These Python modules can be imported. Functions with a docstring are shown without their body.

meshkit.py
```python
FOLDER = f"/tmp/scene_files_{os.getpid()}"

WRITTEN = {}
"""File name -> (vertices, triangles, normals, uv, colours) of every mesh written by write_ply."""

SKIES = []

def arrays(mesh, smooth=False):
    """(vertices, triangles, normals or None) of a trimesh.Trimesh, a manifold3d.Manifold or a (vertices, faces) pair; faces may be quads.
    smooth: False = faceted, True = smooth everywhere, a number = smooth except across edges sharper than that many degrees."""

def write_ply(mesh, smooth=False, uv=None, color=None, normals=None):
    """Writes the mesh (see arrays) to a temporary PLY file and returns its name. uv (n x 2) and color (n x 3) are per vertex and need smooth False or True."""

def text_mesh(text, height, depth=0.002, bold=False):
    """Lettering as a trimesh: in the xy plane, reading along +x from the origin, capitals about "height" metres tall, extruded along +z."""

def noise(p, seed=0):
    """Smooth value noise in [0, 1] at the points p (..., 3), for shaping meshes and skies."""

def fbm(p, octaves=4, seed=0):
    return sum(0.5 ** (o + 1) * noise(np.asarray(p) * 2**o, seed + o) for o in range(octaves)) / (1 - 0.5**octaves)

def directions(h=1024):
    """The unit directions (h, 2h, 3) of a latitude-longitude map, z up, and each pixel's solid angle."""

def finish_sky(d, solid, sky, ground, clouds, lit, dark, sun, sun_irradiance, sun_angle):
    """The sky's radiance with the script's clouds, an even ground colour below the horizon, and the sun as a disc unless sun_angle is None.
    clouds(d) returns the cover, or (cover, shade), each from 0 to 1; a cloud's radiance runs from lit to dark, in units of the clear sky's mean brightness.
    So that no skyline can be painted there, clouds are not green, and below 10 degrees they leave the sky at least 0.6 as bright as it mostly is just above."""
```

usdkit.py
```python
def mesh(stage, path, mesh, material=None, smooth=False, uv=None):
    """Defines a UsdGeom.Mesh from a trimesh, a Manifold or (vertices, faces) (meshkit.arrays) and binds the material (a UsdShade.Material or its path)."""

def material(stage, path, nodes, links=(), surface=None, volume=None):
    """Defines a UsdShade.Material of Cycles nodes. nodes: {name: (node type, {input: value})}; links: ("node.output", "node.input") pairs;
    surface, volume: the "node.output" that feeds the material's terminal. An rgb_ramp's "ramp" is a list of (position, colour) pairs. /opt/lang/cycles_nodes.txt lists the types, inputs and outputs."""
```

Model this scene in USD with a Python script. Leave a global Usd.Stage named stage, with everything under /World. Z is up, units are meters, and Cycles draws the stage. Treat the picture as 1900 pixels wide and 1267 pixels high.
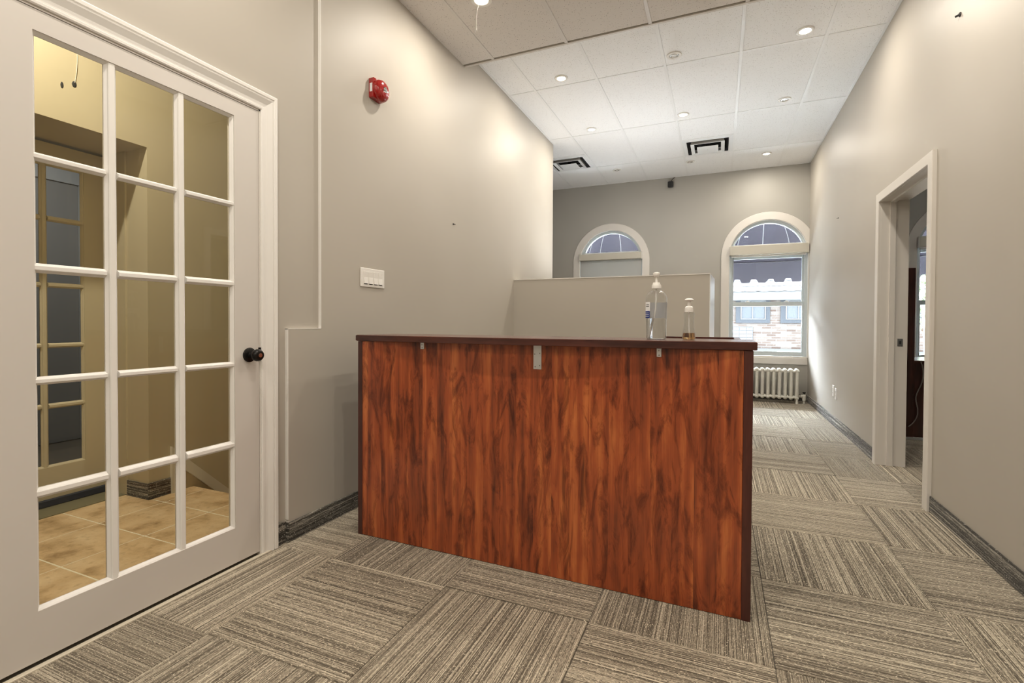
import math, random
import numpy as np, trimesh, usdkit, meshkit
from shapely.geometry import Polygon, box as sbox, Point
from shapely.ops import unary_union
from pxr import Usd, UsdGeom, UsdLux, UsdShade, Gf, Sdf

stage = Usd.Stage.CreateInMemory()
UsdGeom.SetStageUpAxis(stage, UsdGeom.Tokens.z)
UsdGeom.SetStageMetersPerUnit(stage, 1.0)
world = UsdGeom.Xform.Define(stage, "/World")
UsdGeom.Scope.Define(stage, "/World/Looks")
rng = random.Random(7)

# ------------------------------------------------------------------ camera, sky, exposure
cam = UsdGeom.Camera.Define(stage, "/World/Camera")
CAMZ = 1.04
FPX, SHIFT = 907.588, -21.824
_M = np.array([[0.9207020886762985, 0.3902379900847853, 0.0046877501734074924],
               [0.010203903285682187, -0.012063382312371302, -0.9998751697911705],
               [-0.39013272647246316, 0.9206349905916963, -0.015088732000725127]])
_r, _d, _f = _M
cam.AddTransformOp().Set(Gf.Matrix4d(*_r, 0, *(-_d), 0, *(-_f), 0, 0, 0, CAMZ, 1))
cam.CreateHorizontalApertureAttr(36.0)
cam.CreateFocalLengthAttr(FPX * 36 / 1900)
cam.CreateVerticalApertureOffsetAttr(SHIFT * 36 / 1900)
cam.CreateClippingRangeAttr(Gf.Vec2f(0.05, 500))
cam.CreateFStopAttr(0.0)
cam.CreateExposureAttr(0.90)

dome = UsdLux.DomeLight.Define(stage, "/World/sky")          # even white overcast
dome.CreateColorAttr(Gf.Vec3f(0.84, 0.93, 1.04))
dome.CreateIntensityAttr(14.0)

POT = 560.0                                                   # radiance of a lit pot lamp
POT_COLOR = (1.0, 0.92, 0.81)
POT_R = 0.034
CONE = 62.0

# ------------------------------------------------------------------ names, tags
_used = {}
def path_for(name, parent=None):
    base = (parent.GetPath().pathString if parent else "/World") + "/" + name
    n = _used.get(base, -1) + 1
    _used[base] = n
    return base if n == 0 else f"{base}_{n:03d}"

def tag(prim, label=None, cat=None, group=None, kind=None):
    for k, v in (("label", label), ("category", cat), ("group", group), ("kind", kind)):
        if v:
            prim.SetCustomDataByKey(k, v)
    return prim

def thing(name, label=None, cat=None, loc=(0, 0, 0), rz=0.0, group=None, kind=None, parent=None):
    x = UsdGeom.Xform.Define(stage, path_for(name, parent))
    x.AddTranslateOp().Set(Gf.Vec3d(*loc))
    if rz:
        x.AddRotateZOp().Set(rz)
    return tag(x.GetPrim(), label, cat, group, kind)

def put(name, mesh, mat, parent=None, smooth=False, label=None, cat=None, group=None, kind=None):
    m = usdkit.mesh(stage, path_for(name, parent), mesh, MATS[mat] if isinstance(mat, str) else mat, smooth=smooth)
    return tag(m.GetPrim(), label, cat, group, kind)

# ------------------------------------------------------------------ shapes
def cat_(*ms):
    return trimesh.util.concatenate([m for m in ms if m is not None])

def bx(x0, x1, y0, y1, z0, z1, b=0.0):
    if b <= 0:
        m = trimesh.creation.box((x1 - x0, y1 - y0, z1 - z0))
        m.apply_translation(((x0 + x1) / 2, (y0 + y1) / 2, (z0 + z1) / 2))
        return m
    b = min(b, (x1 - x0) * .45, (y1 - y0) * .45, (z1 - z0) * .45)
    pts = []
    for X, sx in ((x0, 1), (x1, -1)):
        for Y, sy in ((y0, 1), (y1, -1)):
            for Z, sz in ((z0, 1), (z1, -1)):
                pts += [(X, Y + sy * b, Z + sz * b), (X + sx * b, Y, Z + sz * b), (X + sx * b, Y + sy * b, Z)]
    return trimesh.convex.convex_hull(np.array(pts))

def slab(poly, axis, a0, a1):
    """polygon in the plane across the axis, extruded a0..a1. axis x: (y,z); y: (x,z); z: (x,y)"""
    out = []
    for g in getattr(poly, "geoms", [poly]):
        m = trimesh.creation.extrude_polygon(g, a1 - a0, engine="earcut")
        v = np.array(m.vertices)
        h = v[:, 2] + a0
        if axis == "z":
            nv, flip = np.c_[v[:, 0], v[:, 1], h], False
        elif axis == "x":
            nv, flip = np.c_[h, v[:, 0], v[:, 1]], False
        else:
            nv, flip = np.c_[v[:, 0], h, v[:, 1]], True
        f = np.array(m.faces)
        out.append(trimesh.Trimesh(nv, f[:, ::-1] if flip else f, process=False))
    return cat_(*out)

def loft(rings, closed=False, caps=False):
    """rings: (n, k, 3): n stations of k points each (an open or closed profile)"""
    R = np.asarray(rings, float)
    n, k = R.shape[:2]
    f = []
    kk = k if closed else k - 1
    for i in range(n - 1):
        for j in range(kk):
            a, b = i * k + j, i * k + (j + 1) % k
            c, d = (i + 1) * k + (j + 1) % k, (i + 1) * k + j
            f += [(a, b, c), (a, c, d)]
    if caps:
        for j in range(1, k - 1):
            f += [(0, j + 1, j), ((n - 1) * k, (n - 1) * k + j, (n - 1) * k + j + 1)]
    m = trimesh.Trimesh(R.reshape(-1, 3), np.array(f), process=False)
    return m

def fix(m):
    m = m.copy(); m.merge_vertices(); trimesh.repair.fix_normals(m); return m

def lathe(profile, axis="z", at=(0, 0, 0), n=36):
    """profile: (r, h) pairs from bottom to top"""
    m = trimesh.creation.revolve(np.array(profile, float), sections=n)
    v = np.array(m.vertices)
    if axis == "x":
        v = np.c_[v[:, 2], v[:, 0], v[:, 1]]
    elif axis == "y":
        v = np.c_[v[:, 1], v[:, 2], v[:, 0]]
    elif axis == "-z":
        v = np.c_[v[:, 0], -v[:, 1], -v[:, 2]]
    return fix(trimesh.Trimesh(v + np.array(at), m.faces, process=False))

def tube(pts, r, n=10):
    p = np.asarray(pts, float)
    rr = np.broadcast_to(r, (len(p),))
    t = np.gradient(p, axis=0); t /= np.linalg.norm(t, axis=1, keepdims=True)
    ref = np.array([0, 0, 1.]) if abs(t[:, 2]).mean() < .8 else np.array([1., 0, 0])
    a = np.cross(t, ref); a /= np.linalg.norm(a, axis=1, keepdims=True)
    b = np.cross(t, a)
    an = np.arange(n) * 2 * np.pi / n
    rings = p[:, None] + rr[:, None, None] * (np.cos(an)[None, :, None] * a[:, None] + np.sin(an)[None, :, None] * b[:, None])
    return fix(loft(rings, True, True))

def spline(pts, n=24):
    from scipy.interpolate import CubicSpline
    p = np.asarray(pts, float); t = np.r_[0, np.cumsum(np.linalg.norm(np.diff(p, axis=0), axis=1))]
    return CubicSpline(t, p)(np.linspace(0, t[-1], n))

def rbox(u0, u1, v0, v1):
    return sbox(u0, v0, u1, v1)

# ------------------------------------------------------------------ materials
MATS = {}
def mat(name, nodes, links=(), surface="p.BSDF", volume=None):
    MATS[name] = usdkit.material(stage, f"/World/Looks/{name}", nodes, links, surface, volume)

def plain(name, color, rough=.5, **kw):
    mat(name, {"p": ("principled_bsdf", {"base_color": color, "roughness": rough, **kw})})

def noisy(name, c1, c2, scale=3.0, rough=.5, bump=0.0, bscale=60.0, detail=3.0, **kw):
    n = {"g": ("geometry", {}), "n": ("noise_texture", {"scale": scale, "detail": detail}),
         "r": ("rgb_ramp", {"ramp": [(0.3, c1), (0.7, c2)]}), "p": ("principled_bsdf", {"roughness": rough, **kw})}
    l = [("g.position", "n.vector"), ("n.fac", "r.fac"), ("r.color", "p.base_color")]
    if bump:
        n["n2"] = ("noise_texture", {"scale": bscale, "detail": 3.0})
        n["b"] = ("bump", {"strength": bump, "distance": .002})
        l += [("g.position", "n2.vector"), ("n2.fac", "b.height"), ("b.normal", "p.normal")]
    mat(name, n, l)

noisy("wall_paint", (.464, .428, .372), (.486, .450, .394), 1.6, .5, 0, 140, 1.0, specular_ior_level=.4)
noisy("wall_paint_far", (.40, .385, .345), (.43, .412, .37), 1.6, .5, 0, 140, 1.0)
noisy("hall_paint", (.49, .43, .30), (.52, .46, .32), 1.6, .5, 0, 140, 1.0)
noisy("back_hall_paint", (.28, .30, .32), (.33, .35, .37), 1.6, .6)
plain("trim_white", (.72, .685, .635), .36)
plain("muntin_white", (.84, .82, .785), .34)  # whiter than the door paint, sheen of the muntin bevels put into the colour
plain("door_paint", (.66, .625, .585), .38)
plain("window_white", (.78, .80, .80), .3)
plain("sash_grey", (.56, .62, .64), .35)  # bluish aluminium tone, with the backlit shade put into the colour
plain("radiator_paint", (.66, .645, .58), .4)
plain("plastic_white", (.82, .80, .76), .35)
plain("plastic_black", (.012, .012, .013), .35)
plain("rubber_dark", (.03, .03, .032), .6)
plain("bronze_black", (.018, .016, .015), .28, metallic=.6)
plain("chrome", (.8, .8, .8), .18, metallic=1.0)
plain("aluminium", (.72, .73, .74), .35, metallic=.8)
plain("steel_dark", (.25, .25, .25), .4, metallic=.9)
plain("red_gloss", (.33, .009, .008), .16, coat_weight=.6)
plain("slot_dark", (.02, .02, .02), .8)
plain("vent_white", (.78, .79, .79), .4)
plain("vent_dark", (.03, .03, .032), .9)
plain("tee_white", (.83, .83, .82), .45)
mat("shade_fabric", {"d": ("diffuse_bsdf", {"color": (.60, .60, .57)}), "t": ("translucent_bsdf", {"color": (.5, .51, .5)}), "m": ("mix_closure", {"fac": .3})},
    [("d.BSDF", "m.closure1"), ("t.BSDF", "m.closure2")], "m.closure")
plain("cassette_beige", (.56, .53, .45), .5)
plain("label_white", (.82, .83, .85), .5)
mat("label_film", {"d": ("diffuse_bsdf", {"color": (.85, .86, .88)}), "t": ("translucent_bsdf", {"color": (.85, .86, .9)}), "m": ("mix_closure", {"fac": .45}), "c": ("transparent_bsdf", {}), "k": ("mix_closure", {"fac": .42})},
    [("d.BSDF", "m.closure1"), ("t.BSDF", "m.closure2"), ("m.closure", "k.closure1"), ("c.BSDF", "k.closure2")], "k.closure")
plain("label_blue", (.02, .04, .22), .45)
plain("mirror_lens", (.75, .75, .73), .25)
plain("threshold_cream", (.66, .60, .48), .5)
plain("sill_gap_shade", (.11, .10, .085), .6)
plain("grout", (.80, .74, .58), .8)
plain("door_grey", (.29, .305, .32), .6)
plain("hall_frame", (.46, .50, .54), .5)
plain("hall_trim", (.66, .63, .54), .5)
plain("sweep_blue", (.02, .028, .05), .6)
plain("strip_olive", (.17, .155, .09), .8)
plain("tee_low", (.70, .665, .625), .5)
plain("bounce_ground", (.72, .72, .70), .9)  # unseen ground, made pale to bounce daylight up onto the ceiling
plain("concrete_band", (0.0199, 0.0208, 0.0217), .8, specular_ior_level=.0)
plain("stucco_white", (0.0280, 0.0289, 0.0293), .8, specular_ior_level=.0)
plain("frame_grey", (0.0112, 0.0122, 0.0135), .6, specular_ior_level=.0)
plain("far_glass", (0.0135, 0.0153, 0.0172), .3, specular_ior_level=.1)
plain("leaf", (0.0300, 0.0550, 0.0150), .5)
plain("bark", (.10, .07, .05), .8)
plain("silver_strip", (.62, .62, .63), .35, metallic=.5)
plain("cord_grey", (.42, .38, .35), .5)

mat("lamp_glow", {"e": ("emission", {"color": (1.0, .86, .62), "strength": 22.0})}, surface="e.emission")

def glassy(name, tint, ior=1.5, rough=0.0):
    mat(name, {"t": ("transparent_bsdf", {"color": tint}), "g": ("glossy_bsdf", {"color": (1, 1, 1), "roughness": rough}),
               "f": ("fresnel", {"IOR": ior}), "m": ("mix_closure", {})},
        [("f.fac", "m.fac"), ("t.BSDF", "m.closure1"), ("g.BSDF", "m.closure2")], "m.closure")
glassy("pane_glass", (.98, .985, .98), 1.28)
mat("clear_plastic", {"t": ("transparent_bsdf", {"color": (.97, .975, .975)}), "g": ("glossy_bsdf", {"color": (.95, .95, .95), "roughness": .05}),
                      "f": ("layer_weight", {"blend": .5}), "q": ("math", {"math_type": "power", "value2": 3.0}), "k": ("math", {"math_type": "multiply_add", "value2": .62, "value3": .03}), "m": ("mix_closure", {})},
    [("f.facing", "q.value1"), ("q.value", "k.value1"), ("k.value", "m.fac"), ("t.BSDF", "m.closure1"), ("g.BSDF", "m.closure2")], "m.closure")
mat("gel", {"p": ("principled_bsdf", {"base_color": (.95, .95, .96), "roughness": .02, "ior": 1.34, "transmission_weight": 1.0})})
mat("soap", {"p": ("principled_bsdf", {"base_color": (.80, .50, .22), "roughness": .02, "ior": 1.34, "transmission_weight": 1.0})})

# awning cloth: dark, a little light shines through
mat("awning_cloth", {"d": ("diffuse_bsdf", {"color": (0.0627, 0.0606, 0.0690)}), "t": ("translucent_bsdf", {"color": (0.0889, 0.0836, 0.0994)}), "m": ("mix_closure", {"fac": .45})},
    [("d.BSDF", "m.closure1"), ("t.BSDF", "m.closure2")], "m.closure")
plain("rib_white", (0.1823, 0.1823, 0.1863), .4)

# acoustic ceiling tile: pale with fine dark pits and pin holes
def ceiling_mat(name, base, pit):
    mat(name, {"g": ("geometry", {}), "o": ("object_info", {}),
               "n": ("noise_texture", {"scale": 150.0, "detail": 2.0, "roughness": .55}),
               "v": ("voronoi_texture", {"scale": 75.0, "randomness": 1.0}),
               "big": ("noise_texture", {"scale": 12.0, "detail": 2.0}),
               "r1": ("rgb_ramp", {"ramp": [(.0, (1, 1, 1)), (.66, (1, 1, 1)), (.72, (.45, .42, .40))]}),
               "lt": ("math", {"math_type": "less_than", "value2": .16}),
               "sep": ("separate_color", {}), "gt": ("math", {"math_type": "greater_than", "value2": .52}),
               "mul": ("math", {"math_type": "multiply"}),
               "mx": ("mix", {"mix_type": "multiply", "fac": 1.0, "color1": base}),
               "mx2": ("mix", {"mix_type": "mix", "color2": pit}),
               "b": ("bump", {"strength": .25, "distance": .002}),
               "p": ("principled_bsdf", {"roughness": .9, "specular_ior_level": .15})},
        [("g.position", "n.vector"), ("g.position", "v.vector"), ("n.fac", "r1.fac"), ("v.distance", "lt.value1"), ("v.color", "sep.color"),
         ("sep.r", "gt.value1"), ("lt.value", "mul.value1"), ("gt.value", "mul.value2"), ("r1.color", "mx.color2"),
         ("mx.color", "mx2.color1"), ("mul.value", "mx2.fac"), ("mx2.color", "p.base_color"), ("n.fac", "b.height"), ("b.normal", "p.normal")])
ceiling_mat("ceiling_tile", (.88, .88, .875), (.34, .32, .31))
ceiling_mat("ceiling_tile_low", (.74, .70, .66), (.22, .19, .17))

# striped loop carpet; the stripes run along one axis
def carpet_mat(name, along, dark, mid, light, cross=430.0, z_axis=None, k=1.0):
    a, c = (4.5 * 1.0, cross)
    if along == "y":
        s1, s2, s3, s4 = (c * .85, .25, 1), (c * 1.2, 75, 1), (c * .6, 10, 1), (c * .12, .4, 1)
    else:
        s1, s2, s3, s4 = (.25, c * .85, 1), (75, c * 1.2, 1), (10, c * .6, 1), (.4, c * .12, 1)
    s5 = (330, 150, 1) if along == "y" else (150, 330, 1)
    if z_axis:   # stripes on an upright strip: lines stacked in z, running along the horizontal
        s1, s2, s3, s4 = (1.0, 1.0, c), (30, 30, c * 2), (9, 9, c * 1.2), (.8, .8, c * .3)
        s5 = (120, 120, 300)
    mat(name, {"g": ("geometry", {}), "o": ("object_info", {}), "off": ("vector_math", {"math_type": "multiply_add"}), "oc": ("combine_xyz", {}),
               "ov": ("vector_math", {"math_type": "scale", "scale": 37.0}),
               "ad": ("vector_math", {"math_type": "add"}),
               "m1": ("mapping", {"scale": s1}), "m2": ("mapping", {"scale": s2}), "m3": ("mapping", {"scale": s3}), "m4": ("mapping", {"scale": s4}),
               "n1": ("noise_texture", {"scale": 1.0, "detail": 0.0}), "n2": ("noise_texture", {"scale": 1.0, "detail": 0.0}),
               "n3": ("noise_texture", {"scale": 1.0, "detail": 1.0}), "n4": ("noise_texture", {"scale": 1.0, "detail": 1.0}),
               "w1": ("math", {"math_type": "multiply", "value2": .92}), "w3": ("math", {"math_type": "multiply_add", "value2": .35}),
               "w2": ("math", {"math_type": "multiply_add", "value2": .38}), "w4": ("math", {"math_type": "multiply_add", "value2": .28}),
               "r": ("rgb_ramp", {"ramp": [(.74, dark), (.86, tuple(np.array(dark) * .5 + np.array(mid) * .5)), (.94, mid), (1.02 - .02, tuple(np.array(mid) * .8 + np.array(light) * .2))]}),
               "mr": ("map_range", {"from_min": .66, "from_max": 1.36, "to_min": 0.0, "to_max": 1.0, "clamp": True}),
               "rr": ("rgb_ramp", {"ramp": [(0, dark), (.26, tuple(np.array(dark) * .75 + np.array(mid) * .25)), (.48, mid), (.70, tuple(np.array(mid) * .6 + np.array(light) * .4)), (.95, light)]}),
               "tn": ("map_range", {"from_min": 0.0, "from_max": 1.0, "to_min": .86, "to_max": 1.12}),
               "tc": ("combine_xyz", {}),
               "mu": ("mix", {"mix_type": "multiply", "fac": 1.0}),
               "m5": ("mapping", {"scale": s5}), "n5": ("noise_texture", {"scale": 1.0, "detail": 0.0}), "fl": ("map_range", {"from_min": .70, "from_max": .76, "to_min": 0.0, "to_max": .9, "clamp": True}),
               "fd": ("map_range", {"from_min": .31, "from_max": .25, "to_min": 0.0, "to_max": .8, "clamp": True}), "ml": ("mix", {"mix_type": "mix", "color2": tuple(min(1, c * 1.08) for c in light)}), "md": ("mix", {"mix_type": "mix", "color2": dark}),
               "b": ("bump", {"strength": .5, "distance": .004}),
               "p": ("principled_bsdf", {"roughness": .95, "specular_ior_level": .1, "sheen_weight": .12})},
        [("o.random", "oc.x"), ("o.random", "oc.y"), ("o.random", "oc.z"), ("oc.vector", "ov.vector1"), ("ov.vector", "ad.vector1"), ("g.position", "ad.vector2")]
        + [("ad.vector", f"m{i}.vector") for i in (1, 2, 3, 4)] + [(f"m{i}.vector", f"n{i}.vector") for i in (1, 2, 3, 4)]
        + [("n1.fac", "w1.value1"), ("n3.fac", "w3.value1"), ("w1.value", "w3.value3"), ("n2.fac", "w2.value1"), ("w3.value", "w2.value3"),
           ("n4.fac", "w4.value1"), ("w2.value", "w4.value3"), ("w4.value", "mr.value"), ("mr.result", "rr.fac"),
           ("o.random", "tn.value"), ("tn.result", "tc.x"), ("tn.result", "tc.y"), ("tn.result", "tc.z"),
           ("rr.color", "mu.color1"), ("tc.vector", "mu.color2"), ("ad.vector", "m5.vector"), ("m5.vector", "n5.vector"), ("n5.fac", "fl.value"), ("n5.fac", "fd.value"), ("mu.color", "ml.color1"), ("fl.result", "ml.fac"), ("ml.color", "md.color1"), ("fd.result", "md.fac"), ("md.color", "p.base_color"), ("n1.fac", "b.height"), ("b.normal", "p.normal")])
C_D, C_M, C_L = (.095, .079, .059), (.325, .28, .212), (.68, .61, .48)
carpet_mat("carpet_along_y", "y", C_D, C_M, C_L)
carpet_mat("carpet_along_x", "x", C_D, C_M, C_L)
carpet_mat("carpet_base", "x", (.035, .032, .028), (.12, .112, .095), (.48, .45, .39), cross=125.0, z_axis=True)
plain("floor_dark", (.16, .145, .12), .9)

# mahogany laminate, grain upright; boards printed side by side
def wood_mat(name, dark, mid, light, board=.078, rough=.3, axis="z", coat=.25, fig=1.0):
    def sc(across, along):
        return {"z": (across, across, along), "x": (along, across, across), "y": (across, along, across)}[axis]
    mat(name, {"g": ("geometry", {}), "sx": ("separate_xyz", {}), "dv": ("math", {"math_type": "multiply", "value2": 1 / board}), "fl": ("math", {"math_type": "floor"}),
               "wn": ("white_noise_texture", {"dimensions": "1D"}), "sc": ("vector_math", {"math_type": "scale", "scale": 9.0}), "ad": ("vector_math", {"math_type": "add"}),
               "m1": ("mapping", {"scale": sc(11, 2.0)}), "m2": ("mapping", {"scale": sc(48, 1.0)}), "m3": ("mapping", {"scale": sc(300, 7)}), "m5": ("mapping", {"scale": sc(1, .14)}), "m6": ("mapping", {"scale": sc(17, 4.2)}),
               "n1": ("noise_texture", {"scale": 1.0, "detail": 5.0, "roughness": .58, "distortion": .35}),
               "n2": ("noise_texture", {"scale": 1.0, "detail": 3.0, "roughness": .55}),
               "n3": ("noise_texture", {"scale": 1.0, "detail": 2.0}),
               "n6": ("noise_texture", {"scale": 1.0, "detail": 6.0, "roughness": .68, "distortion": 1.1}),
               "w": ("wave_texture", {"wave_type": "bands", "bands_direction": "x" if axis == "z" else "z", "scale": 7.0, "distortion": 5.0, "detail": 2.0, "detail_scale": 1.2, "detail_roughness": .5}),
               "a1": ("math", {"math_type": "multiply", "value2": .60}), "a2": ("math", {"math_type": "multiply_add", "value2": .22}),
               "a3": ("math", {"math_type": "multiply_add", "value2": .075 * fig}), "a4": ("math", {"math_type": "multiply_add", "value2": .06}), "a5": ("math", {"math_type": "multiply_add", "value2": .13}),
               "r6": ("rgb_ramp", {"ramp": [(.48, (1, 1, 1)), (.57, (.62, .56, .52)), (.68, (.30, .25, .22))]}), "mm": ("mix", {"mix_type": "multiply", "fac": 1.0 if fig == 1.0 else .3}),
               "r": ("rgb_ramp", {"ramp": [(.36, dark), (.46, tuple(np.array(dark) * .4 + np.array(mid) * .6)), (.55, mid), (.70, light)]}),
               "p": ("principled_bsdf", {"roughness": rough, "coat_weight": coat, "coat_roughness": .25})},
        [("g.position", "sx.vector"), ("sx.%s" % ("x" if axis == "z" else "z"), "dv.value1"), ("dv.value", "fl.value1"), ("fl.value", "wn.w"), ("wn.color", "sc.vector1"),
         ("sc.vector", "ad.vector1"), ("g.position", "ad.vector2"), ("ad.vector", "m1.vector"), ("ad.vector", "m2.vector"), ("ad.vector", "m3.vector"), ("ad.vector", "m5.vector"),
         ("m1.vector", "n1.vector"), ("m2.vector", "n2.vector"), ("m3.vector", "n3.vector"), ("m5.vector", "w.vector"),
         ("n1.fac", "a1.value1"), ("n2.fac", "a2.value1"), ("a1.value", "a2.value3"), ("w.fac", "a3.value1"), ("a2.value", "a3.value3"),
         ("wn.value", "a4.value1"), ("a3.value", "a4.value3"), ("n3.fac", "a5.value1"), ("a4.value", "a5.value3"), ("a5.value", "r.fac"), ("ad.vector", "m6.vector"), ("m6.vector", "n6.vector"), ("n6.fac", "r6.fac"), ("r.color", "mm.color1"), ("r6.color", "mm.color2"), ("mm.color", "p.base_color")])
wood_mat("mahogany_front", (.085, .019, .009), (.37, .078, .022), (.60, .175, .048))
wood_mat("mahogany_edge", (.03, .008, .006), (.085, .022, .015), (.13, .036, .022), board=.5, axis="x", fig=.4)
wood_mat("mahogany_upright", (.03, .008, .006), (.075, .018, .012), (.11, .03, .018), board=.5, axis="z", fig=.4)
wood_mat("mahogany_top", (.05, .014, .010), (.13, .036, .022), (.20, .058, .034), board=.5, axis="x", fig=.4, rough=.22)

# beige stone-look tile
mat("stone_tile", {"g": ("geometry", {}), "o": ("object_info", {}), "n": ("noise_texture", {"scale": 7.0, "detail": 5.0, "roughness": .6}), "n2": ("noise_texture", {"scale": 30.0, "detail": 3.0}),
                   "r": ("rgb_ramp", {"ramp": [(.30, (.40, .26, .125)), (.48, (.66, .47, .265)), (.7, (.76, .58, .36))]}), "r2": ("rgb_ramp", {"ramp": [(.25, (.7, .66, .6)), (.45, (1, 1, 1))]}),
                   "m": ("mix", {"mix_type": "multiply", "fac": .8}), "p": ("principled_bsdf", {"roughness": .4})},
    [("g.position", "n.vector"), ("g.position", "n2.vector"), ("n.fac", "r.fac"), ("n2.fac", "r2.fac"), ("r.color", "m.color1"), ("r2.color", "m.color2"), ("m.color", "p.base_color")])
# brick of the building over the street
mat("far_brick", {"g": ("geometry", {}), "s": ("separate_xyz", {}), "c": ("combine_xyz", {}),
                  "b": ("brick_texture", {"scale": 1.0, "color1": (0.0135, 0.0094, 0.0076), "color2": (0.0262, 0.0226, 0.0199), "mortar": (0.0253, 0.0239, 0.0226), "mortar_size": .011, "brick_width": .30, "row_height": .085, "bias": .1}),
                  "p": ("principled_bsdf", {"roughness": .9, "specular_ior_level": 0.0})},
    [("g.position", "s.vector"), ("s.x", "c.x"), ("s.z", "c.y"), ("c.vector", "b.vector"), ("b.color", "p.base_color")])
noisy("shingle_white", (0.0253, 0.0253, 0.0253), (0.0343, 0.0343, 0.0343), 9, .9, specular_ior_level=.0)

def pot(at, lit, label, r=.058):
    t = thing("recessed_light", label, "ceiling light", at)
    put("trim_ring", fix(lathe([(r * .62, .002), (r * .66, -.004), (r * .80, -.0065), (r * .96, -.005), (r, -.001), (r, .003), (r * .62, .003)], "z", (0, 0, 0), 40)), "plastic_white", t, 40)
    if lit:
        put("bulb", fix(lathe([(0, -.0035), (r * .5, -.003), (r * .62, -.0005), (0, .0015)], "z", (0, 0, 0), 32)), "lamp_glow", t, 40)
        L = UsdLux.DiskLight.Define(stage, path_for("lamp", t))
        L.AddTranslateOp().Set(Gf.Vec3d(0, 0, -.0075))
        L.CreateRadiusAttr(POT_R); L.CreateIntensityAttr(POT); L.CreateColorAttr(Gf.Vec3f(*POT_COLOR))
        L.CreateNormalizeAttr(False)
        sh = UsdLux.ShapingAPI.Apply(L.GetPrim())
        sh.CreateShapingConeAngleAttr(CONE); sh.CreateShapingConeSoftnessAttr(.5)
    else:
        put("gimbal", fix(lathe([(r * .40, -.001), (r * .44, -.007), (r * .56, -.006), (r * .60, -.001)], "z", (0, 0, 0), 32)), "chrome", t, 40)
        put("reflector", fix(lathe([(r * .60, .0015), (r * .62, .0018), (0, .0022), (0, .0012)], "z", (0, 0, 0), 32)), "slot_dark", t, 40)
        put("bulb", fix(lathe([(0, -.006), (r * .22, -.005), (r * .38, -.001), (0, .001)], "z", (0, 0, 0), 32)), "mirror_lens", t, 40)
# ------------------------------------------------------------------ measured planes
XL, XL2 = -1.876, -1.860           # near and far face of the left wall (the far part stands proud)
XR = 1.091
YB = 7.55
ZC, ZLOW, YSOF = 3.175, 3.04, 3.42
YLE = 5.62                          # end of the left wall
YFRONT = -2.6
XW, XE = -4.6, 4.4

def structure(name, mesh, m, smooth=False, parent=None):
    return put(name, mesh, m, parent, smooth, kind=None if parent else "structure")

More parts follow.
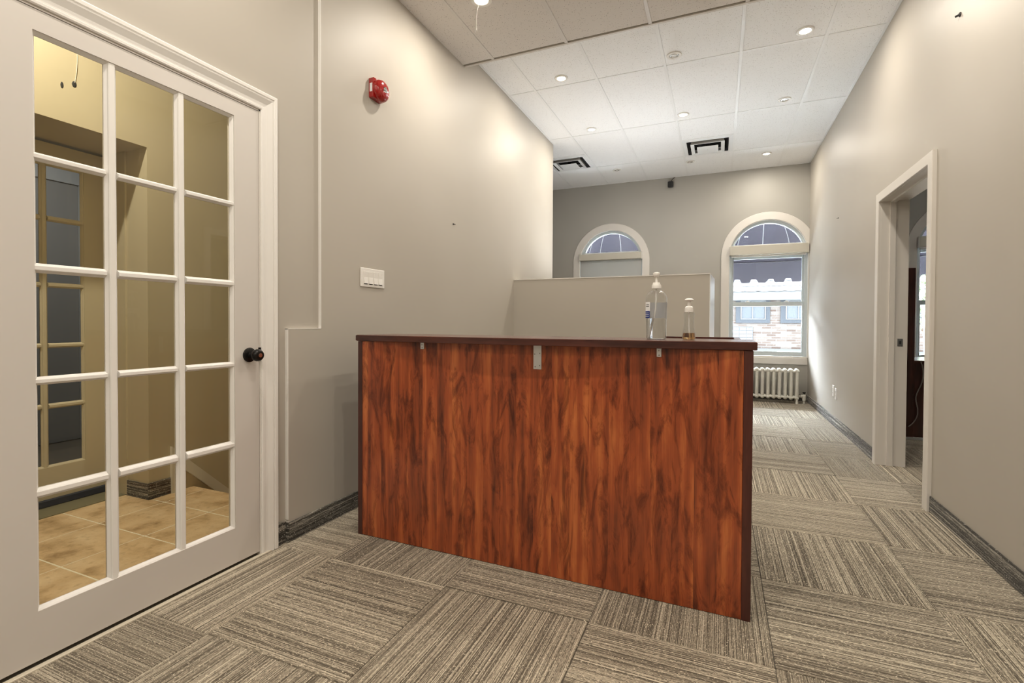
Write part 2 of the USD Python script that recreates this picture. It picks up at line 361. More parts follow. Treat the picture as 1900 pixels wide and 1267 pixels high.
# floor -------------------------------------------------------------
floor = thing("floor", kind="structure")
put("subfloor", cat_(bx(-1.95, XE, YFRONT, YB, -.25, -.007), bx(XW, -1.95, 5.6, YB, -.25, -.007)), "floor_dark", floor)
GX, GY, PX, PY = .167, .522, .575, .5685
def carpet_piece(x0, x1, y0, y1, odd):
    g = .0007
    put("carpet_tile", bx(x0 + g, x1 - g, y0 + g, y1 - g, -.0065, 0.0 + rng.uniform(-.0006, .0006), .0022), "carpet_along_x" if odd else "carpet_along_y", floor)
for i in range(-9, 6):
    for j in range(-3, 13):
        x0, y0 = GX + PX * i, GY + PY * j
        x1, y1 = x0 + PX, y0 + PY
        # j index such that the line y=2.2275 is j=3
        odd = (i + (j - 3)) % 2 == 1
        lo, hi = (-1.872 if y0 < 5.6 else XW), XR
        a, b = max(x0, lo), min(x1, hi)
        c, d = max(y0, -1.2), min(y1, YB)
        if b - a > .02 and d - c > .02 and not (x1 < -1.9 and y0 < 5.6):
            carpet_piece(a, b, c, d, odd)
        # doorway and office
        if x1 > XR and y1 > 3.3:
            a, b = max(x0, XR), min(x1, 1.256)
            c2, d2 = max(y0, 3.43), min(y1, 4.40)
            if b - a > .01 and d2 - c2 > .01:
                carpet_piece(a, b, c2, d2, odd)
            a, b = max(x0, 1.256), x1
            if b - a > .02 and d - max(c, 3.0) > .02 and x0 < 2.6:
                carpet_piece(a, b, max(c, 3.0), d, odd)

# ceilings ----------------------------------------------------------
ceil = thing("ceiling", kind="structure")
put("deck", bx(XW - .3, XE + .3, YSOF - .02, YB + .25, 3.30, 3.45), "floor_dark", ceil)
CX = [XR, .711, .1365, -.438, -1.0125, -1.587, -2.1615, -2.736, -3.31, -3.885, XW]
CY = [YSOF + .012, 4.275, 5.485, 6.68, YB]
VENTS = [(-.438, .1365, 6.09, 6.68), (-2.1615, -1.587, 6.11, 6.68)]
for i in range(len(CX) - 1):
    for j in range(len(CY) - 1):
        x1, x0, y0, y1 = CX[i], CX[i + 1], CY[j], CY[j + 1]
        if x1 < -1.9 and y1 < 5.6:
            continue
        for v in VENTS:
            if abs(v[0] - x0) < .01 and y1 == 6.68:
                y1 = v[2]
        put("ceiling_tile", bx(x0 + .010, x1 - .010, y0 + .010, y1 - .010, ZC + .003, ZC + .022, .003), "ceiling_tile", ceil)
put("ceiling_tile", bx(1.26, XE, 3.0, YB, ZC + .003, ZC + .022), "ceiling_tile", ceil)
for x in CX[1:-1]:
    y0 = YSOF if x > -1.9 else YLE
    put("grid_tee", bx(x - .012, x + .012, y0, YB, ZC, ZC + .004, .001), "tee_white", ceil)
for y in CY[1:-1]:
    for i in range(len(CX) - 1):
        if CX[i] < -1.9 and y < 5.6:
            continue
        put("grid_tee", bx(max(CX[i + 1] + .012, XW if y > 5.6 else XL2), CX[i] - .012, y - .012, y + .012, ZC + .0003, ZC + .0042, .001), "tee_white", ceil)
for v in VENTS:
    put("grid_tee", bx(v[0] + .012, v[1] - .012, v[2] - .012, v[2] + .012, ZC + .0003, ZC + .0042, .001), "tee_white", ceil)
put("wall_angle", cat_(bx(XR - .018, XR, YSOF, YB, ZC - .001, ZC + .003), bx(XL2, XL2 + .018, YSOF, YLE, ZC - .001, ZC + .003), bx(XW, XR, YB - .018, YB, ZC - .001, ZC + .003)), "tee_white", ceil)

low = thing("ceiling_lowered", kind="structure")
put("deck", bx(-3.6, XE + .3, YFRONT - .2, YSOF - .02, 3.30, 3.45), "floor_dark", low)
put("fascia", bx(XL, XR, YSOF - .02, YSOF, ZLOW, ZC + .03, .003), "wall_paint", low)
LX = [XR, .7165, .142, -.446, -1.028, -1.607, XL]
LY = [YFRONT, -1.8, -.6, .6, 1.8, YSOF - .022]
for i in range(len(LX) - 1):
    for j in range(len(LY) - 1):
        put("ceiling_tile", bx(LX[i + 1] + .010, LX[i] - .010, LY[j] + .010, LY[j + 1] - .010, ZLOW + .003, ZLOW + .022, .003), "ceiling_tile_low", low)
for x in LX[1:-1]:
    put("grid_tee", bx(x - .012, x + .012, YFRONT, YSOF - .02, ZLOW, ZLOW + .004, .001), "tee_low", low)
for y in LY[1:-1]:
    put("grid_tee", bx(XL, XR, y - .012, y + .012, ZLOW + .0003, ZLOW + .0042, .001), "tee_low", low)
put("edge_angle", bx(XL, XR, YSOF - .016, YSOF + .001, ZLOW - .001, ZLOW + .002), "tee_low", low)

# walls -------------------------------------------------------------
DY0, DY1, DZ = .66, 1.553, 1.960   # french door leaf
left = thing("wall_left", kind="structure")
pl = rbox(YFRONT, YLE, -.01, 3.3).difference(rbox(DY0 - .012, DY1 + .012, -.02, DZ + .012))
put("plaster", slab(pl, "x", -1.96, XL), "wall_paint", left)
proud = Polygon([(1.70, -.005), (YLE, -.005), (YLE, 3.3), (1.907, 3.3), (1.907, 1.004), (1.70, 1.004)])
put("furred_panel", slab(proud, "x", XL - .002, XL2), "wall_paint", left)
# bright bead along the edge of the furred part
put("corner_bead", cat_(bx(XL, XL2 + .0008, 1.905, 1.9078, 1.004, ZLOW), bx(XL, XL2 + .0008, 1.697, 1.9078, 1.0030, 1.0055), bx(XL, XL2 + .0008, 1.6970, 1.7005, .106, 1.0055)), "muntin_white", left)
put("end_face", bx(-1.96, XL2, YLE - .001, YLE + .012, 0, ZC), "wall_paint", left)

right = thing("wall_right", kind="structure")
RY0, RY1, RZ = 3.456, 4.378, 1.937
pr = rbox(YFRONT, YB, -.01, 3.3).difference(rbox(RY0 - .02, RY1 + .02, -.02, RZ + .02))
put("plaster", slab(pr, "x", XR, 1.253), "wall_paint", right)

W1, W2, W3 = -1.556, .600, 2.724
WR, WZ0, WZS = .485, .585, 1.98
def arch(xc, r, z0, zs, n=40):
    a = np.linspace(0, np.pi, n)
    return Polygon([(xc - r, z0), (xc + r, z0)] + [(xc + r * math.cos(t), zs + r * math.sin(t)) for t in a])
back = thing("wall_back", kind="structure")
pb = rbox(XW - .2, XE + .2, -.01, 3.3)
for w in (W1, W2, W3):
    pb = pb.difference(arch(w, WR, WZ0, WZS))
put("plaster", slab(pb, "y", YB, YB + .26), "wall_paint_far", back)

half = thing("wall_half", kind="structure")
put("plaster", slab(Polygon([(XL2 - .03, 4.43), (-.078, 4.43), (-.050, 4.948), (-.18, 4.956), (-.20, 4.562), (XL2 - .03, 4.562)]), "z", -.005, 1.452), "wall_paint", half)
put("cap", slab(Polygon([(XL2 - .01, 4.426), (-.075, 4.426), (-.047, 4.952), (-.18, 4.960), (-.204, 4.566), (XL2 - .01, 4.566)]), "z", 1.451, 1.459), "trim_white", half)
put("end_board", slab(Polygon([(-.078, 4.428), (-.072, 4.428), (-.044, 4.950), (-.050, 4.950)]), "z", 0, 1.455), "window_white", half)  # white skin on the end face, window light put into its colour
structure("wall_front", bx(XL - .3, XR + .3, YFRONT - .15, YFRONT, -.01, 3.3), "wall_paint")
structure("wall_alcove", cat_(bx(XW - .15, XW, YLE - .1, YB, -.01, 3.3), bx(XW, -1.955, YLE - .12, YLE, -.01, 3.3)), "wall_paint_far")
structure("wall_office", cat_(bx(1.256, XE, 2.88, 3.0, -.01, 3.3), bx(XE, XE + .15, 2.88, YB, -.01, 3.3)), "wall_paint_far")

# baseboards: strips of the carpet
bb = thing("baseboard_left", kind="structure")
put("strip", bx(XL, XL + .008, 1.650, 1.699, 0, .105, .002), "carpet_base", bb)
put("strip", bx(XL2 - .002, XL2 + .008, 1.699, 4.43, 0, .092, .002), "carpet_base", bb)
put("strip", bx(XL - .001, XL2 + .0085, 1.692, 1.699, 0, .100, .002), "carpet_base", bb)
bb = thing("baseboard_right", kind="structure")
put("strip", bx(XR - .009, XR, YFRONT, RY0 - .066, 0, .088, .002), "carpet_base", bb)
put("strip", bx(XR - .009, XR, RY1 + .066, YB, 0, .096, .002), "carpet_base", bb)
bb = thing("baseboard_back", kind="structure")
put("strip", bx(XW, XR - .009, YB - .009, YB, 0, .088, .002), "carpet_base", bb)
bb = thing("baseboard_half", kind="structure")
put("strip", bx(XL2 + .008, -.074, 4.421, 4.430, 0, .088, .002), "carpet_base", bb)
bb = thing("baseboard_front", kind="structure")
put("strip", bx(XL, XR, YFRONT, YFRONT + .009, 0, .088, .002), "carpet_base", bb)

# ------------------------------------------------------------------ french doors
def french_door(name, xf, thick, y0, y1, z0, z1, cols, rows, paint, bar_paint):
    """leaf in the plane x = xf (face towards +x); cols, rows: glass openings"""
    t = thing(name, kind="structure")
    xb = xf - thick
    put("hinge_stile", bx(xb, xf, y0, cols[0][0], z0, z1), paint, t)
    put("lock_stile", bx(xb, xf, cols[-1][1], y1, z0, z1), paint, t)
    put("top_rail", bx(xb, xf, cols[0][0], cols[-1][1], rows[-1][1], z1), paint, t)
    put("bottom_rail", bx(xb, xf, cols[0][0], cols[-1][1], z0, rows[0][0]), paint, t)
    xm, xc = xf - .002, xf - thick / 2
    def bar(vertical, c0, c1, l0, l1):
        """muntin: flat nose with two moulded shoulders on both faces"""
        h, w = (c1 - c0) / 2, (c0 + c1) / 2
        prof = [(-h, 0), (-h, .004), (-h * .62, .011), (-h * .55, .015), (-h * .38, thick / 2 - .003), (h * .38, thick / 2 - .003), (h * .55, .015), (h * .62, .011), (h, .004), (h, 0)]
        prof = prof + [(a, -b) for a, b in prof[::-1]][1:-1]
        rings = []
        for l in (l0, l1):
            rings.append([(xc + b, w + a, l) if vertical else (xc + b, l, w + a) for a, b in prof])
        return fix(loft(rings, True, True))
    for c in range(len(cols) - 1):
        put("muntin", bar(True, cols[c][1], cols[c + 1][0], rows[0][0], rows[-1][1]), bar_paint, t)
    for r in range(len(rows) - 1):
        for c in cols:
            put("muntin", bar(False, rows[r][1], rows[r + 1][0], c[0], c[1]), bar_paint, t)
    # glazing bead round the edge of the glazed field (one moulding per side)
    def bead(p0, p1, inward):
        d = np.array(inward, float)
        prof = [(0, 0), (.010, 0), (.010, .004), (.006, .010), (.004, .013), (0, .016)]
        rings = [[(xc + b, p[0] + d[0] * a, p[1] + d[1] * a) for a, b in prof] for p in (p0, p1)]
        return fix(loft(rings, True, True))
    Y0, Y1, Z0, Z1 = cols[0][0], cols[-1][1], rows[0][0], rows[-1][1]
    for p0, p1, d in (((Y0, Z0), (Y0, Z1), (1, 0)), ((Y1, Z0), (Y1, Z1), (-1, 0)), ((Y0, Z0), (Y1, Z0), (0, 1)), ((Y0, Z1), (Y1, Z1), (0, -1))):
        put("glazing_bead", bead(p0, p1, d), bar_paint, t)
    for r in rows:
        for c in cols:
            put("pane", bx(xc - .0015, xc + .0015, c[0] - .002, c[1] + .002, r[0] - .002, r[1] + .002), "pane_glass", t)
    return t

COLS = [(.7856, .9740), (1.0098, 1.2025), (1.2385, 1.4360)]
ROWS = [(.1660, .5020), (.5340, .8440), (.8690, 1.1820), (1.2110, 1.5170), (1.5420, 1.8980)]
door = french_door("door_1", XL + .004, .040, DY0, DY1, .017, DZ, COLS, ROWS, "door_paint", "muntin_white")
kx, ky, kz = XL + .004, 1.504, .894
def knob(x, s):
    prof = [(0, 0), (.031, 0), (.0315, .003), (.030, .0065), (.024, .009), (.0135, .011), (.0115, .018), (.0115, .026), (.017, .031), (.0245, .040), (.0265, .048), (.0255, .057), (.021, .0645), (.0165, .067), (0, .067)]
    k = lathe(prof, "x", (0, 0, 0), 36)
    v = np.array(k.vertices); v[:, 0] *= s
    return fix(trimesh.Trimesh(v + [x, ky, kz], k.faces, process=False))
kp = put("knob", knob(kx, 1), "bronze_black", door, 40)
put("keyhole", lathe([(0, 0), (.009, 0), (.009, .002), (.0, .0024)], "x", (kx + .0665, ky, kz), 20), "chrome", kp, 30)
put("rose_screw", lathe([(0, 0), (.0028, 0), (.002, .0015), (0, .0016)], "x", (kx + .0068, ky - .022, kz - .006), 12), "chrome", kp, 30)
put("knob", knob(kx - .040, -1), "bronze_black", door, 40)
put("latch_plate", bx(XL + .0030, XL + .0075, DY1 - .004, DY1 + .0075, kz - .030, kz + .030, .001), "bronze_black", door)

def casing_u(name, xf, y0, y1, zt, prof, m, parent=None, flip=1, kind="structure", z0=0.0):
    """moulded casing round a door on the plane x = xf. prof: (offset outwards, height off the wall)"""
    ring = []
    for (yy, zz, dy, dz) in ((y0, z0, -1, 0), (y0, zt, -1, 1), (y1, zt, 1, 1), (y1, z0, 1, 0)):
        ring.append([(xf + flip * h, yy + dy * o, zz + dz * o) for o, h in prof])
    return put(name, fix(loft(ring, True, True)), m, parent, kind=None if parent else kind)
CPROF = [(0, -.002), (0, .010), (.004, .013), (.012, .0135), (.014, .0105), (.020, .011), (.030, .013), (.046, .0195), (.052, .022), (.055, .017), (.060, .017), (.063, .022), (.074, .0225), (.078, .021), (.080, .016), (.080, -.002)]
tr = thing("trim_1", kind="structure")
casing_u("casing", XL, DY0 - .008, DY1 + .008, DZ + .010, CPROF, "muntin_white", tr)
put("jamb", cat_(bx(-1.965, XL + .004, DY1 + .002, DY1 + .014, 0, DZ + .012), bx(-1.965, XL + .004, DY0 - .014, DY0 - .002, 0, DZ + .012), bx(-1.965, XL + .004, DY0 - .014, DY1 + .014, DZ + .003, DZ + .015)), "trim_white", tr)
put("door_sill", bx(-1.97, XL + .001, DY0 - .05, DY1 + .012, -.006, .002), "sill_gap_shade", tr)  # sill coloured dark for the shade in the gap under the door
put("edge_strip", bx(XL + .001, XL + .019, DY0 - .40, DY1 + .060, -.006, .005, .002), "threshold_cream", tr)

# office doorway: flat casing, deep jamb, stop and strike plate
tr = thing("trim_2", kind="structure")
fp = [(0, -.001), (0, .019), (.003, .022), (.062, .022), (.065, .019), (.065, -.001)]
casing_u("casing", XR, RY0, RY1, RZ, fp, "trim_white", tr, -1)
put("jamb", cat_(bx(XR - .003, 1.255, RY1 - .001, RY1 + .02, 0, RZ + .02), bx(XR - .003, 1.255, RY0 - .02, RY0 + .001, 0, RZ + .02), bx(XR - .003, 1.255, RY0, RY1, RZ - .001, RZ + .02)), "trim_white", tr)
put("door_stop", cat_(bx(1.140, 1.175, RY1 - .013, RY1, 0, RZ), bx(1.140, 1.175, RY0, RY0 + .013, 0, RZ), bx(1.140, 1.175, RY0 + .013, RY1 - .013, RZ - .013, RZ)), "trim_white", tr)
st = put("strike_plate", bx(1.196, 1.228, RY1 - .0035, RY1 - .0005, .878, .934, .001), "steel_dark", tr)
put("latch_hole", bx(1.206, 1.218, RY1 - .0042, RY1 - .0030, .894, .918), "slot_dark", st)

# ------------------------------------------------------------------ arched windows
def arc_path(xc, r, z0, zs, n=36):
    a = np.linspace(np.pi, 0, n)
    return [(-1, 0, z0)] + [(math.cos(t), math.sin(t), zs) for t in a] + [(1, 0, z0)]
def arch_sweep(xc, r, z0, zs, prof, yface):
    """prof: (radial offset outwards, distance in front of yface) closed loop"""
    rings = []
    for dx, dz, zb in arc_path(xc, r, z0, zs):
        rings.append([(xc + dx * (r + o), yface - h, zb + dz * (r + o)) for o, h in prof])
    return fix(loft(rings, True, True))
def frame_ring(x0, x1, z0, z1, y0, y1, w, wt=None, wb=None):
    wt = w if wt is None else wt; wb = w if wb is None else wb
    return cat_(bx(x0, x0 + w, y0, y1, z0, z1, .003), bx(x1 - w, x1, y0, y1, z0, z1, .003),
                bx(x0 + w, x1 - w, y0, y1, z1 - wt, z1, .003), bx(x0 + w, x1 - w, y0, y1, z0, z0 + wb, .003))
def window(name, xc):
    t = thing(name, kind="structure")
    put("casing", arch_sweep(xc, WR, WZ0, WZS, [(-.004, -.002), (-.004, .016), (.0, .020), (.097, .020), (.101, .016), (.101, -.002)], YB), "trim_white", t, 35)
    put("jamb_liner", arch_sweep(xc, WR, WZ0, WZS, [(-.010, -.20), (-.010, .004), (0, .004), (0, -.20)], YB), "window_white", t, 35)
    put("outer_frame", arch_sweep(xc, WR - .010, WZ0, WZS, [(-.030, -.12), (-.030, -.035), (-.024, -.030), (0, -.030), (0, -.12)], YB), "sash_grey", t, 35)
    put("apron", cat_(bx(xc - .590, xc + .488 if xc == W2 else xc + .590, YB - .022, YB, .490, WZ0 - .006, .003), bx(xc - .475, xc + .475, YB - .001, YB + .19, WZ0 - .012, WZ0 + .010, .003)), "trim_white", t)
    put("transom_bar", bx(xc - .455, xc + .455, YB + .035, YB + .11, 2.03, 2.135, .004), "window_white", t)
    put("upper_sash", frame_ring(xc - .462, xc + .462, 1.280, 2.03, YB + .085, YB + .115, .040, .09, .048), "sash_grey", t)
    put("lower_sash", frame_ring(xc - .465, xc + .465, .597, 1.338, YB + .048, YB + .083, .042, .058, .060), "sash_grey", t)
    for s in (-.24, .24):
        put("sash_lock", cat_(bx(xc + s - .03, xc + s + .03, YB + .052, YB + .08, 1.338, 1.345, .002), bx(xc + s - .012, xc + s + .012, YB + .056, YB + .076, 1.345, 1.356, .003)), "window_white", t)
    ar = Point(xc, 1.98).buffer(.448, 24).intersection(rbox(xc - 1, xc + 1, 2.13, 3))
    put("pane", slab(ar, "y", YB + .075, YB + .079), "pane_glass", t)
    put("pane", bx(xc - .425, xc + .425, YB + .098, YB + .102, 1.325, 1.945), "pane_glass", t)
    put("pane", bx(xc - .426, xc + .426, YB + .064, YB + .068, .653, 1.284), "pane_glass", t)
    return t
window("window_1", W1); window("window_2", W2); window("window_3", W3)

def shade(xc, label, drop, z0, z1):
    s = thing("roller_shade", label, "window shade", (xc, YB - .02, z1))
    h = z1 - z0
    put("cassette", bx(-.476, .476, -.052, .018, -h, 0, .006), "cassette_beige", s)
    put("end_cap", bx(-.481, -.476, -.054, .018, -h - .002, .002, .002), "plastic_white", s)
    put("end_cap", bx(.476, .481, -.054, .018, -h - .002, .002, .002), "plastic_white", s)
    if drop:
        put("fabric", bx(-.470, .470, .010, .0115, -h - drop, -h + .01), "shade_fabric", s)
        put("bottom_bar", bx(-.472, .472, .004, .018, -h - drop - .022, -h - drop, .004), "plastic_white", s)
    else:
        put("bottom_bar", bx(-.455, .455, .002, .018, -h - .024, -h + .002, .004), "plastic_white", s)
shade(W1, "lowered pale roller shade in the arched window behind the half wall", 1.20, 2.005, 2.105)
shade(W2, "rolled up beige shade box across the arched window above the radiator", 0, 1.985, 2.112)
shade(W3, "rolled up beige shade box in the arched window seen through the right doorway", 0, 1.985, 2.112)

# ------------------------------------------------------------------ vestibule behind the french door
VF = -3.04                         # far wall of the vestibule
vw = thing("wall_vestibule", kind="structure")
RV0, RV1, RVZ = .90, 1.782, 2.036   # recess that holds the other door
pv = rbox(-.3, 5.6, -2.2, 3.3).difference(rbox(RV0, RV1, -.02, RVZ))
put("plaster", slab(pv, "x", VF - .06, VF), "hall_paint", vw)
put("reveal", cat_(bx(-3.60, VF - .06, RV1, RV1 + .08, -.01, RVZ + .05), bx(-3.60, VF - .06, RV0 - .08, RV0, -.01, RVZ + .05), bx(-3.60, VF - .06, RV0, RV1, RVZ, RVZ + .08)), "hall_paint", vw)
put("side_wall", bx(-3.6, -1.96, -.42, -.30, -.01, 3.3), "hall_paint", vw)
put("shaft_floor", bx(-3.2, -1.96, 1.9, 5.6, -2.3, -2.2), "hall_paint", vw)
put("stair_end_wall", bx(-3.2, -1.96, 5.38, 5.47, -2.2, 3.3), "hall_paint", vw)
put("inner_face", slab(rbox(-.3, 5.5, -2.2, 3.3).difference(rbox(DY0 - .03, DY1 + .03, -.02, DZ + .03)), "x", -1.972, -1.961), "hall_paint", vw)
put("torn_hole", trimesh.creation.icosphere(1, .011).apply_transform(np.diag([.25, .6, 1.5, 1])).apply_translation((VF, 1.389, 2.216)), "slot_dark", vw)
put("torn_hole", trimesh.creation.icosphere(1, .013).apply_transform(np.diag([.25, .8, 1.3, 1])).apply_translation((VF, 1.440, 2.242)), "slot_dark", vw)
put("hanging_thread", tube(spline([(VF + .003, 1.452, 2.40), (VF + .004, 1.450, 2.33), (VF + .003, 1.441, 2.25)], 8), .0012, 6), "trim_white", vw)
structure("ceiling_vestibule", bx(-3.6, -1.95, -.42, 5.6, 3.04, 3.12), "hall_paint")
fv = thing("floor_vestibule", kind="structure")
put("grout_bed", bx(-3.6, -1.955, -.3, 2.03, -.06, -.0012), "grout", fv)
tx = [-3.29, -2.921, -2.549, -2.177, -1.96]
ty = [-.30, -.15, .18, .505, .83, 1.145, 1.472, 1.794, 2.03]
for i in range(len(tx) - 1):
    for j in range(len(ty) - 1):
        put("floor_tile", bx(tx[i] + .0035, tx[i + 1] - .0035, ty[j] + .0035, ty[j + 1] - .0035, -.006, rng.uniform(-.0004, .0004), .0012), "stone_tile", fv)
put("landing_base", cat_(bx(-3.6, -1.955, 1.90, 2.040, -2.3, -.03), bx(-3.6, -1.955, -.42, 1.9, -.25, -.05)), "hall_paint", fv)
put("nosing", bx(-3.04, -1.98, 2.02, 2.045, -.05, .001, .006), "stone_tile", fv)
put("recess_mat", bx(-3.56, -3.25, RV0, RV1, -.004, .006, .002), "strip_olive", fv)  # thin olive strip covering the recess floor
st = thing("stair_flight", kind="structure")
for k in range(7):
    put("step", bx(VF, -1.975, 2.046 + .27 * k, 2.046 + .27 * (k + 1), -2.2, -.18 * (k + 1), .004), "stone_tile", st)
tr = thing("trim_3", kind="structure")
put("stair_skirt", slab(Polygon([(1.900, 0), (1.900, .285), (2.02, .160), (4.5, -2.30), (4.5, -2.38), (2.02, .083), (1.945, .15), (1.945, 0)]), "x", VF, VF + .022), "hall_trim", tr)
bb = thing("baseboard_vestibule", kind="structure")
put("strip", bx(-3.26, VF + .006, RV1 - .009, RV1, 0, .092, .002), "carpet_base", bb)
put("strip", bx(VF, VF + .010, RV1 - .009, 1.899, 0, .096, .002), "carpet_base", bb)
# far french door
c2 = [(1.098, 1.263), (1.2975, 1.4645), (1.497, 1.662)]
r2 = [(.221, .545), (.574, .885), (.912, 1.222), (1.250, 1.590), (1.620, 1.905)]
door2 = french_door("door_2", -3.425, .04, RV0 + .012, 1.772, .015, 2.02, c2, r2, "hall_paint", "hall_paint")
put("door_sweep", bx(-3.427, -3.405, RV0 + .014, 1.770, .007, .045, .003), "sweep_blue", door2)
tr = thing("trim_4", kind="structure")
put("jamb_stop", cat_(bx(-3.42, -3.235, RV1 - .010, RV1, .006, RVZ), bx(-3.42, -3.235, RV0, RV0 + .010, .006, RVZ)), "hall_paint", tr)
# hall beyond the far door
bh = thing("wall_back_hall", kind="structure")
put("plaster", cat_(bx(-5.3, -5.2, -.6, 3.2, -.01, 2.9), bx(-5.2, -3.6, -.7, -.6, -.01, 2.9), bx(-5.2, -3.6, 3.2, 3.3, -.01, 2.9), bx(-5.3, -3.6, -.7, 3.3, 2.7, 2.8)), "back_hall_paint", bh)
put("hall_side", slab(rbox(-.6, 3.2, -.01, 2.8).difference(rbox(RV0, RV1, -.02, RVZ)), "x", -3.66, -3.60), "back_hall_paint", bh)
structure("floor_back_hall", bx(-5.3, -3.56, -.7, 3.3, -.1, -.004), "floor_dark")
structure("door_3", bx(-5.20, -5.17, 1.30, 2.47, 0, 2.215, .004), "door_grey")
put("trim_5", cat_(bx(-5.20, -5.155, 2.47, 2.58, 0, 2.36), bx(-5.20, -5.155, 1.19, 1.30, 0, 2.36), bx(-5.20, -5.155, 1.30, 2.47, 2.215, 2.36)), "hall_frame", kind="structure")
pot((-4.3, 1.7, 2.6995), 1, "added unseen recessed light for the hall beyond the second french door")  # unseen lamp, added to brighten the hall behind the glass

# ------------------------------------------------------------------ reception desk
DA = -.83
desk = thing("reception_desk", "mahogany laminate reception desk with a bowed counter top and metal brackets", "desk", (-1.622, 1.902, 0), DA)
DW = 1.732
put("front_panel", bx(.026, DW - .030, .002, .024, .002, .946, .001), "mahogany_front", desk)
put("side_panel", bx(0, .026, 0, .62, 0, .946, .0015), "mahogany_upright", desk, label="dark edged left end panel")
put("side_panel", bx(DW - .030, DW, 0, .30, 0, .946, .0015), "mahogany_upright", desk)
bow = [(x, -.050 * (1 - ((x - DW / 2) / (DW / 2 + .012)) ** 2) + .0) for x in np.linspace(-.012, DW + .012, 33)]
top = Polygon(bow + [(DW + .012, .300), (-.012, .300)])
def rounded_top(poly, z0, z1, r):
    ins = poly.buffer(-r, join_style=2)
    def ring(p, z):
        c = np.array(p.exterior.coords)[:-1]
        return c, z
    m = slab(poly, "z", z0 + r, z1 - r)
    a = slab(ins, "z", z0, z1)
    hull = trimesh.convex.convex_hull(np.vstack([m.vertices, a.vertices]))
    return hull
put("counter_top", rounded_top(top, .947, .9755, .003), "mahogany_top", desk)
put("front_edging", slab(Polygon([(x, y - .0012) for x, y in bow] + [(x, y + .004) for x, y in bow[::-1]]), "z", .9485, .9735), "mahogany_edge", desk)
put("side_wing", bx(1.676, 1.702, .302, .745, 0, .972, .001), "mahogany_upright", desk)
put("rear_panel", bx(1.34, 1.676, .720, .745, 0, .972, .001), "mahogany_upright", desk)
put("rear_panel", bx(1.34, 1.366, .34, .720, 0, .80, .001), "mahogany_upright", desk)
put("work_surface", bx(.026, 1.34, .03, .62, .70, .726, .002), "mahogany_top", desk)
def bracket(x0, x1, z0, z1, screws, label):
    b = put("bracket", bx(x0, x1, -.0035, .002, z0, z1, .001), "aluminium", desk, label=label)
    for sx, sz in screws:
        put("screw", lathe([(0, 0), (.0026, 0), (.002, .0012), (0, .0014)], "y", (0, 0, 0), 10).apply_transform(np.diag([1, -1, 1, 1])).apply_translation((sx, -.0035, sz)), "steel_dark", b)
ox = 1.622
bracket(-.703 + ox, -.668 + ox, .848, .9465, [(-.697 + ox, .910), (-.675 + ox, .914), (-.695 + ox, .858), (-.675 + ox, .864)], "wide metal mending plate")
bracket(-1.257 + ox, -1.238 + ox, .916, .9465, [(-1.248 + ox, .936), (-1.247 + ox, .923)], "small metal angle bracket")
bracket(-.213 + ox, -.196 + ox, .914, .9465, [(-.205 + ox, .938), (-.204 + ox, .921)], "small metal angle bracket")

# ------------------------------------------------------------------ pump bottles on the counter
TOPZ = .9755
sb = thing("sanitizer_bottle", "tall clear hand sanitizer pump bottle with blue label, half full", "bottle", (-.228, 1.985, TOPZ))
outer = [(0, 0), (.034, 0), (.0375, .003), (.0385, .010), (.0395, .09), (.0400, .160), (.0385, .170), (.033, .180), (.025, .187), (.0185, .190), (.0180, .199)]
inner = [(max(r - .0012, 0), max(h, .0015)) for r, h in outer][::-1]
put("body", lathe(outer + inner[:-1] + [(0, .0015)], n=48), "clear_plastic", sb, 40)
put("liquid", lathe([(0, .0022), (.0325, .0022), (.0360, .005), (.0372, .011), (.0378, .083), (0, .083)], n=48), "gel", sb, 40)
pump = put("pump_head", cat_(lathe([(0, .223), (.0048, .223), (.0048, .246), (0, .246)], n=20), lathe([(0, .244), (.0085, .244), (.0115, .248), (.0138, .256), (.0120, .261), (.004, .2635), (0, .2635)], n=28),
     tube([(0, 0, .254), (-.003, .018, .2545), (-.0045, .030, .2535), (-.005, .034, .2485)], .0040, 10)), "plastic_white", sb, 40)
put("collar", cat_(lathe([(0, .199), (.0180, .199), (.0183, .205), (.0172, .213), (.0150, .215), (.0125, .223), (0, .223)], n=40)), "plastic_white", sb, 40)
put("dip_tube", tube([(0, 0, .199), (0, 0, .165), (-.003, 0, .12), (-.012, .002, .06), (-.020, .004, .010)], .0032, 10), "shade_white" if False else "plastic_white", sb, True)
view = math.atan2(-1.985, .228)      # towards the camera
def patch(r, a0, a1, z0, z1, n=28):
    a = np.radians(np.linspace(a0, a1, n))
    rings = []
    for t in a:
        d = view + t
        rings.append([(r * math.cos(d), r * math.sin(d), z0), (r * math.cos(d), r * math.sin(d), z1), ((r + .0003) * math.cos(d), (r + .0003) * math.sin(d), z1), ((r + .0003) * math.cos(d), (r + .0003) * math.sin(d), z0)])
    return fix(loft(rings, True, True))
put("label", patch(.0402, -36, -112, .083, .146), "label_white", sb)
lab = put("label", patch(.0401, -35, -275, .083, .146), "label_film", sb)
put("label_band", patch(.0404, -36, -110, .083, .111), "label_blue", lab)
for k in range(3):
    put("label_line", patch(.0408, -42, -78, .090 + .0065 * k, .0918 + .0065 * k, 8), "label_white", lab)
for k in range(2):
    put("label_line", patch(.0404, -42, -70, .128 + .006 * k, .1296 + .006 * k, 8), "frame_grey", lab)
put("label_mark", patch(.0404, -255, -270, .127, .143, 6), "label_blue", lab)

